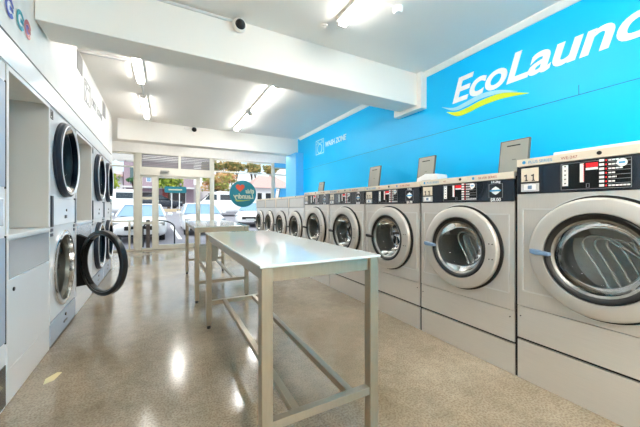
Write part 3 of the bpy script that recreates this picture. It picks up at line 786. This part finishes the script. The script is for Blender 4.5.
MB().lathe([(.05,-.05),(.04,-.08),(.0001,-.1)],(0,0,-.012),20).build('dome', BLK, cc, smooth=60)
jb = MB().box(.36,.46,6.81,6.8515,2.83,2.875).build('junction_box', WHITE, bevel=.004); tag(jb, 'white junction box beside the camera on the far beam', 'junction box')
cd = MB().box(-.84,-.36,4.09,4.12,2.875,2.8995).build('ceiling_conduit', mat('conduit_white2',(214,214,214),.5)); tag(cd, 'short pale conduit on the ceiling from the left wall to the light', 'conduit')

# ------------------------------------------------------------------ heart sticker on the window
hs = thing('window_sticker', 'round teal sticker with a heart, mirrored lettering, on the shop window', 'sticker', (2.18,GY-.0045,1.6))
R0 = .42
MB().lathe([(R0,-.001),(.0001,-.001)],(0,0,0),64).build('disc', TEAL, hs)
hp = []
for k in range(40):
    a = 2*PI*k/40; hp.append((.0077*16*math.sin(a)**3*1.15-.09, .0077*(13*math.cos(a)-5*math.cos(2*a)-2*math.cos(3*a)-math.cos(4*a))*1.1+.19))
MB().prism(hp,-.004,-.0015).build('heart', ORANGE, hs)
text('lettering', 'this', .19, .36, -.003, .02, SAND, hs, flip=True, ext=.001, offset=.008, shear=.2)
text('lettering', 'Laundry', .22, .34, -.003, -.15, SAND, hs, flip=True, ext=.001, offset=.008, shear=.2, sx=.86)
MB().prism([(-.26,-.19),(0,-.205),(.22,-.18),(.23,-.2),(0,-.235),(-.2,-.25)],-.004,-.0015).build('swoosh', mat('olive_print',(150,165,70),.5), hs)

# ------------------------------------------------------------------ outside
def gz(Y): return -.1+.047*max(0,Y-11.4)
b = MB(); b.add([(-60,9.45,-.1),(60,9.45,-.1),(60,11.4,-.1),(-60,11.4,-.1),(60,75,gz(75)),(-60,75,gz(75))],[(0,1,2,3),(3,2,4,5)])
struct(b.build('ground', ASPH))
def strip(xa,ya,xb,yb,w):
    return MB().add([(xa-w/2,ya,gz(ya)+.01),(xa+w/2,ya,gz(ya)+.01),(xb+w/2,yb,gz(yb)+.01),(xb-w/2,yb,gz(yb)+.01)],[(0,1,2,3)])
pl = strip(.52,12.4,.30,17.6,.14).build('parking_line', WPRINT); tag(pl,'white painted parking line on the asphalt between the two white cars','road marking')

def loft(b, st, n=24, p=4.):
    """stations of (y, half width, z bottom, z top)"""
    vs = []
    for y, w, z0, z1 in st:
        for k in range(n):
            a = 2*PI*k/n; c_, s_ = math.cos(a), math.sin(a); q = (abs(c_)**p+abs(s_)**p)**(-1/p)
            vs.append((w*q*c_, y, (z0+z1)/2+(z1-z0)/2*q*s_))
    fs = [(i*n+k,i*n+(k+1)%n,(i+1)*n+(k+1)%n,(i+1)*n+k) for i in range(len(st)-1) for k in range(n)]
    fs += [tuple(range(n)), tuple((len(st)-1)*n+k for k in range(n))]
    b.add(vs, fs)
def cabin(b, prof, wb, wt, zb, zt):
    """glasshouse: side outline (y,z), narrowing towards the roof"""
    n = len(prof); vs = []
    for s_ in (-1,1):
        for y,z in prof:
            w = wb+(wt-wb)*(z-zb)/(zt-zb); vs.append((s_*w,y,z))
    b.add(vs, [tuple(range(n)), tuple(range(2*n-1,n-1,-1))]+[(i,n+i,n+(i+1)%n,(i+1)%n) for i in range(n)])
def wheel(b2, parent, x, y, r=.32, name='wheel'):
    g = MB(); s_ = 1 if x > 0 else -1
    g.lathe([(.0001,-.02),(r*.62,-.02*0+ -.01),(r*.64,0),(r*.9,.01*s_),(r,-.03*s_),(r,-.18*s_),(.0001,-.18*s_)],(x,y,r),24,axis='x')
    w = g.build(name, TYRE, parent, smooth=40)
    g = MB(); g.lathe([(.0001,.012*s_),(r*.3,.015*s_),(r*.6,.006*s_),(r*.62,-.01*s_)],(x,y,r),20,axis='x'); g.build('rim', LGREY, w, smooth=40)
def make_car(label, paint, loc, rz, kind='sedan', glass=None, cat='car', name='parked_car', group='cars outside'):
    t = thing(name, label, cat, loc, rz, group)          # nose towards local -y
    gl = glass or CARG
    if kind == 'sedan':
        b = MB(); loft(b, [(-2.2,.62,.32,.62),(-2.12,.76,.24,.72),(-1.9,.84,.2,.80),(-1.1,.88,.18,.90),(-.6,.89,.18,.95),(.9,.89,.18,.98),(1.7,.87,.2,1.0),(2.1,.82,.26,.95),(2.2,.7,.35,.85)], 28, 5)
        bd = b.build('body', paint, t, smooth=60)
        b = MB(); cabin(b, [(-.95,.92),(-.15,1.36),(.9,1.38),(1.65,.96)], .78, .58, .92, 1.38); b.build('windows', gl, t, .03)
        b = MB(); cabin(b, [(-.22,1.355),(-.1,1.40),(.85,1.42),(1.0,1.36)], .63, .56, 1.355, 1.42); b.build('roof', paint, t, .02)
        b = MB()
        for s_ in (-1,1):
            b.bar((s_*.80,-.98,.93),(s_*.61,-.18,1.37),.05,.05); b.bar((s_*.80,1.68,.95),(s_*.60,.92,1.37),.07,.06); b.bar((s_*.81,.35,.95),(s_*.62,.35,1.38),.05,.03)
        b.build('pillars', paint, t)
        for s_ in (-1,1): MB().box(s_*.98-.09,s_*.98+.09,-.72,-.62,.93,1.05).build('mirror', paint, t, .03)
        for s_ in (-1,1): MB().prism([(s_*.80,.60),(s_*.80,.74),(s_*.50,.70),(s_*.52,.60)],-2.13,-1.9).build('headlight', mat('headlight',(190,195,200),.1,metal=.6), t, .01)
        MB().box(-.42,.42,-2.23,-2.1,.46,.60).build('grille', BLK, t, .02)
        MB().box(-.62,.62,-2.18,-2.05,.24,.36).build('lower_grille', BLK, t, .02)
        MB().box(-.22,.22,-2.245,-2.23,.40,.5).build('number_plate', LGREY, t)
        ws = ((.79,-1.38),(-.79,-1.38),(.79,1.32),(-.79,1.32)); r = .31
    else:   # van
        b = MB(); loft(b, [(-2.4,.75,.3,.75),(-2.3,.86,.24,.95),(-1.75,.93,.2,1.15),(-1.2,.95,.2,1.35),(2.35,.95,.2,1.3),(2.42,.9,.3,1.2)], 28, 6)
        bd = b.build('body', paint, t, smooth=60)
        b = MB(); cabin(b, [(-1.75,1.08),(-.85,1.82),(-.5,1.93),(2.2,1.93),(2.38,1.2),(2.38,1.08)], .92, .78, 1.08, 1.93); b.build('upper_body', paint, t, .05)
        for s_ in (-1,1):
            g = MB()
            for ya,yb in ((-1.45,-.55),(-.3,.75),(.95,2.0)):
                z0, z1 = 1.25, 1.68; w0 = .92-.14*(z0-1.08)/.85+.004; w1 = .92-.14*(z1-1.08)/.85+.004
                yt = ya+.35 if ya < -1 else ya
                g.add([(s_*w0,ya,z0),(s_*w0,yb,z0),(s_*w1,yb,z1),(s_*w1,yt,z1),(s_*(w0+.006),ya,z0),(s_*(w0+.006),yb,z0),(s_*(w1+.006),yb,z1),(s_*(w1+.006),yt,z1)],
                      [(0,3,2,1),(4,5,6,7),(0,1,5,4),(1,2,6,5),(2,3,7,6),(3,0,4,7)])
            g.build('side_windows', gl, t)
        MB().prism([(-.78,1.15),(.78,1.15),(.66,1.75),(-.66,1.75)],0,.01).build('windscreen', gl, t, M=Matrix.Translation((0,-1.74,0)) @ Matrix.Translation((0,0,1.15)) @ Matrix.Rotation(-.88,4,'X') @ Matrix.Translation((0,0,-1.15)))
        for s_ in (-1,1): MB().box(s_*.84-.12,s_*.84+.10,-2.34,-2.1,.62,.82).build('headlight', mat('headlight',(190,195,200),.1,metal=.6), t, .03)
        MB().box(-.5,.5,-2.46,-2.35,.42,.7).build('grille', BLK, t, .02)
        ws = ((.86,-1.5),(-.86,-1.5),(.86,1.5),(-.86,1.5)); r = .36
    for x,y in ws: wheel(None, t, x, y, r)
    return t
make_car('white sedan parked facing the shop behind the left door leaf', CARW, (-.80,14.0,gz(14)-.1), 0)
make_car('white car parked facing the shop, between two door posts right of centre', CARW, (1.52,15.2,gz(15.2)-.1), 0, glass=CARG)
make_car('silvery white car partly behind the teal sticker', CARW, (4.75,17.5,gz(17.5)-.1), -.35)
make_car('white van parked sideways behind the teal sticker and the white cars', CARW, (4.1,24.6,gz(24.6)), -PI/2, 'van', CARGD, 'van', 'parked_van')
make_car('white van across the street at the far left', CARW, (-4.1,26.5,gz(26.5)), -PI/2, 'van', CARGD, 'van', 'parked_van')
make_car('dark grey sedan parked sideways below the teal street sign', CARD, (-.55,34.5,gz(34.5)+.1), PI/2, 'sedan', CARGD)
make_car('blue sedan seen through the narrow door leaf', CARB, (-4.4,36.6,gz(36.6)+.15), PI/2, 'sedan', CARGD)
b = MB().box(-1.2,2.2,30.6,31.2,gz(30.6)-.1,gz(31)+.24)
kb = b.build('planter_kerb', TAN, bevel=.03); tag(kb, 'tan kerb wall in front of the dark grey sedan', 'kerb')
b = MB()
for k in range(3): b.box(1.0+.22*k,1.13+.22*k,30.59,30.602,gz(31)+.06,gz(31)+.17)
b.build('drain_hole', BLK, kb)
hoop = MB().tube([(-.62,10.9,-.1),(-.62,10.9,.5)]+[(-.17-.45*math.cos(PI*k/12),10.9,.5+.24*math.sin(PI*k/12)) for k in range(1,12)]+[(.28,10.9,.5),(.28,10.9,-.1)],.022,10).build('bike_rack', BLK, smooth=40)
tag(hoop, 'black bent-tube hoop rail outside the entrance', 'bike rack')
bo = thing('bollard', 'dark brown square post with pale cap outside the narrow door leaf', 'bollard', (-.45,10.2,-.1))
MB().box(-.05,.05,-.05,.05,0,.88).build('post', mat('post_brown',(105,92,86),.7), bo, .006)
MB().box(-.052,.052,-.052,.052,.88,.9).build('cap', LGREY, bo, .004)
# buildings
def building(name, label, x0, x1, Y, z1, m, dep=8, wins=(), extra=()):
    t = thing(name, label, 'building', ((x0+x1)/2,Y,gz(Y)-.1)); z0 = gz(Y)-.1; cx = (x0+x1)/2
    MB().box(x0-cx,x1-cx,0,dep,0,z1-z0).build('wall', m, t)
    for (a,b_,za,zb,mm) in wins:
        f = MB().box(a-cx,b_-cx,-.06,-.001,za-z0,zb-z0).build('window_frame', OFFW, t)
        MB().box(a-cx+.08,b_-cx-.08,-.08,-.0605,za-z0+.08,zb-z0-.08).build('pane', mm, f)
    for (nm,a,b_,ya,yb,za,zb,mm) in extra:
        MB().box(a-cx,b_-cx,ya,yb,za-z0,zb-z0).build(nm, mm, t)
    return t
building('shop_building','mauve rendered shop building straight across the street',-4.7,3.6,45,7.3,MAUVE,8,
   wins=((-2.2,-1.6,4.6,6.2,CARG),(-2.9,-1.4,1.6,3.3,SHOPD),(.6,2.6,1.6,3.4,SHOPD)),
   extra=(('awning',-4.7,3.6,-1.4,-.1,3.75,3.95,OFFW),('shop_pillar',-.3,.5,-.3,-.001,1.5,3.75,SHOPR),('parapet',-4.8,3.7,-.15,8,7.3,7.5,OFFW),('dark_panel',-4.0,-3.2,-.1,-.001,4.3,6.6,mat('green_grey_panel',(90,110,112),.6)),('post',-4.5,-4.35,-1.3,-1.15,1.5,3.75,OFFW)))
building('house','pale building at the far left of the street',-14,-4.9,46,6.0,OFFW,8, wins=((-7,-5.6,2.2,3.4,SHOPD),(-9.4,-8,2.2,3.4,SHOPD)),extra=(('low_roof',-14,-4.8,-.8,-.1,5.2,5.5,ROOFP),))
h_ = building('house','white house with pinkish roof right of the teal sticker',8.6,13.6,32,3.4,OFFW,6, wins=((9.0,9.65,1.9,2.9,BLK),(9.95,10.7,1.9,2.9,BLK),(11.2,12.4,1.9,2.9,SHOPD)))
z0 = gz(32)-.1
MB().add([(-2.9,-.4,3.4-z0),(2.9,-.4,3.4-z0),(2.9,6.4,3.4-z0),(-2.9,6.4,3.4-z0),(-1.0,3,5.1-z0),(1.0,3,5.1-z0)],[(0,1,5,4),(1,2,5),(2,3,4,5),(3,0,4),(0,3,2,1)]).build('roof', ROOFP, h_)
building('shop_building','long pale building behind the autumn trees',3.9,22,50,4.8,mat('pale_render',(214,206,206),.8),8, wins=((6,7.5,2.2,3.6,SHOPD),(9,10.5,2.2,3.6,SHOPD)))
ss = thing('street_sign', 'teal street sign board on two thin white posts', 'sign', (.95,33.0,gz(33)))
g = gz(33)
MB().prism([(-1.0,2.75-g),(-.9,2.68-g),(.9,2.68-g),(1.0,2.75-g),(1.0,3.25-g),(.9,3.32-g),(-.9,3.32-g),(-1.0,3.25-g)],-.06,0).build('board', TEAL, ss)
for x in (-.35,.35): MB().tube([(x,.03,0),(x,.03,2.9-g)],.04,8).build('post', WPRINT, ss)
MB().box(-.65,.6,-.066,-.0605,2.94-g,3.06-g).build('lettering_bar', SAND, ss)
def G(s_): return max(-1.2*s_, min(1.2*s_, random.gauss(0,s_)))
def tree(name, label, x, y, zc, rx, rz_, m, n=900, cat='tree', leaf=.16, group='trees across the street'):
    g = gz(y); t = thing(name, label, cat, (x,y,g), 0, group)
    MB().tube([(0,0,-.1),(.05,0,(zc-g)*.5),(0,.05,zc-g)],[.14,.1,.05],8).build('trunk', BARK, t)
    b = MB()
    br = MB()
    for k in range(9):
        a = random.uniform(0,2*PI); q = random.uniform(.4,.8)
        br.tube([(0,0,(zc-g)*.6),(rx*.4*q*math.cos(a),rx*.4*q*math.sin(a),zc-g),(rx*q*math.cos(a),rx*q*math.sin(a),zc-g+rz_*random.uniform(-.3,.7))],[.05,.035,.015],6)
    br.build('branches', BARK, t)
    clumps = [(G(.5)*rx*.8,G(.5)*rx*.8,G(.5)*rz_*.8) for _ in range(16)]
    for k in range(n):
        c_ = random.choice(clumps)
        p = Vector((c_[0]+G(.22)*rx, c_[1]+G(.22)*rx, c_[2]+G(.24)*rz_+zc-g))
        u = Vector((random.gauss(0,1),random.gauss(0,1),random.gauss(0,1))).normalized(); v = u.orthogonal().normalized()
        s_ = leaf*random.uniform(.6,1.3)
        b.add([p-u*s_, p+v*s_*.6, p+u*s_, p-v*s_*.6],[(0,1,2,3)])
    b.build('foliage', m, t)
tree('street_tree','yellow-green tree above the teal street sign',.35,36.5,4.3,1.9,1.2,LEAFG,1500)
tree('street_tree','autumn-tinted tree above the white van',4.9,33.5,3.9,2.0,1.2,LEAFA,1500)
tree('street_tree','autumn-tinted tree just left of the teal sticker',7.0,38,4.8,1.6,1.3,LEAFA,900)
tree('shrub','bright green shrub at the far left window',-4.2,33,3.6,.7,.9,LEAFG,500,'shrub',.12)
tree('shrub','dark green low shrub before the mauve building',-3.0,38,4.2,.9,.35,mat('leaf_dark',(60,110,60),.6),350,'shrub',.12)
for k,x in enumerate((8.0,10.1,12.2,14.3,16.4,18.5,20.6,22.7)):
    tree('skyline_tree','tall olive tree crown of the row behind the buildings, seen above the window bar',x,62+5*(k%2),9.6+.15*(k%3)+.5*(k%2),2.0,1.2,LEAFH,900,leaf=.28,group='tree row on the skyline')
# scalloped awning outside the left window
aw = MB()
pts = [(-1.9,2.75),(-1.9,2.55)]
for k in range(6):
    a0 = -1.9+.22*k; pts += [(a0+.11+.11*math.cos(PI-PI*j/6), 2.55-.07*math.sin(PI*j/6)) for j in range(1,7)]
pts += [(-.58,2.75)]
aw.prism(pts,0,.012)
o = aw.build('awning_valance', OFFW); o.location = (0,10.1,0)
tag(o, 'scalloped white awning edge outside the left window', 'awning')

# ------------------------------------------------------------------ light
w = bpy.data.worlds.new('sky'); bpy.context.scene.world = w; w.use_nodes = True
nt = w.node_tree; n = nt.nodes; l = nt.links; bg = n['Background']
tc = n.new('ShaderNodeTexCoord'); t = n.new('ShaderNodeTexNoise'); t.inputs['Scale'].default_value = 3.2; t.inputs['Detail'].default_value = 5
mp = n.new('ShaderNodeMapping'); mp.inputs['Scale'].default_value = (1,1,2.6); l.new(tc.outputs['Generated'], mp.inputs[0]); l.new(mp.outputs[0], t.inputs['Vector'])
cr = n.new('ShaderNodeValToRGB'); e = cr.color_ramp.elements
e[0].position = .40; e[0].color = (*lin((200,228,246)),1); e[1].position = .56; e[1].color = (1,1,1,1)
l.new(t.outputs['Fac'], cr.inputs[0]); l.new(cr.outputs[0], bg.inputs[0]); bg.inputs[1].default_value = 1.15
s = bpy.data.lights.new('sun','SUN'); s.energy = 1.5; s.angle = .02; s.color = (1,.97,.92)
so = bpy.data.objects.new('sun', s); C.objects.link(so); so.rotation_euler = (math.radians(42),0,math.radians(-25))
sc = bpy.context.scene
sc.view_settings.view_transform = 'Standard'; sc.view_settings.look = 'None'; sc.view_settings.gamma = 1
sc.view_settings.use_curve_mapping = False; sc.view_settings.exposure = .62
sc.cycles.max_bounces = 10; sc.cycles.transparent_max_bounces = 16; sc.cycles.diffuse_bounces = 6; sc.cycles.caustics_reflective = False
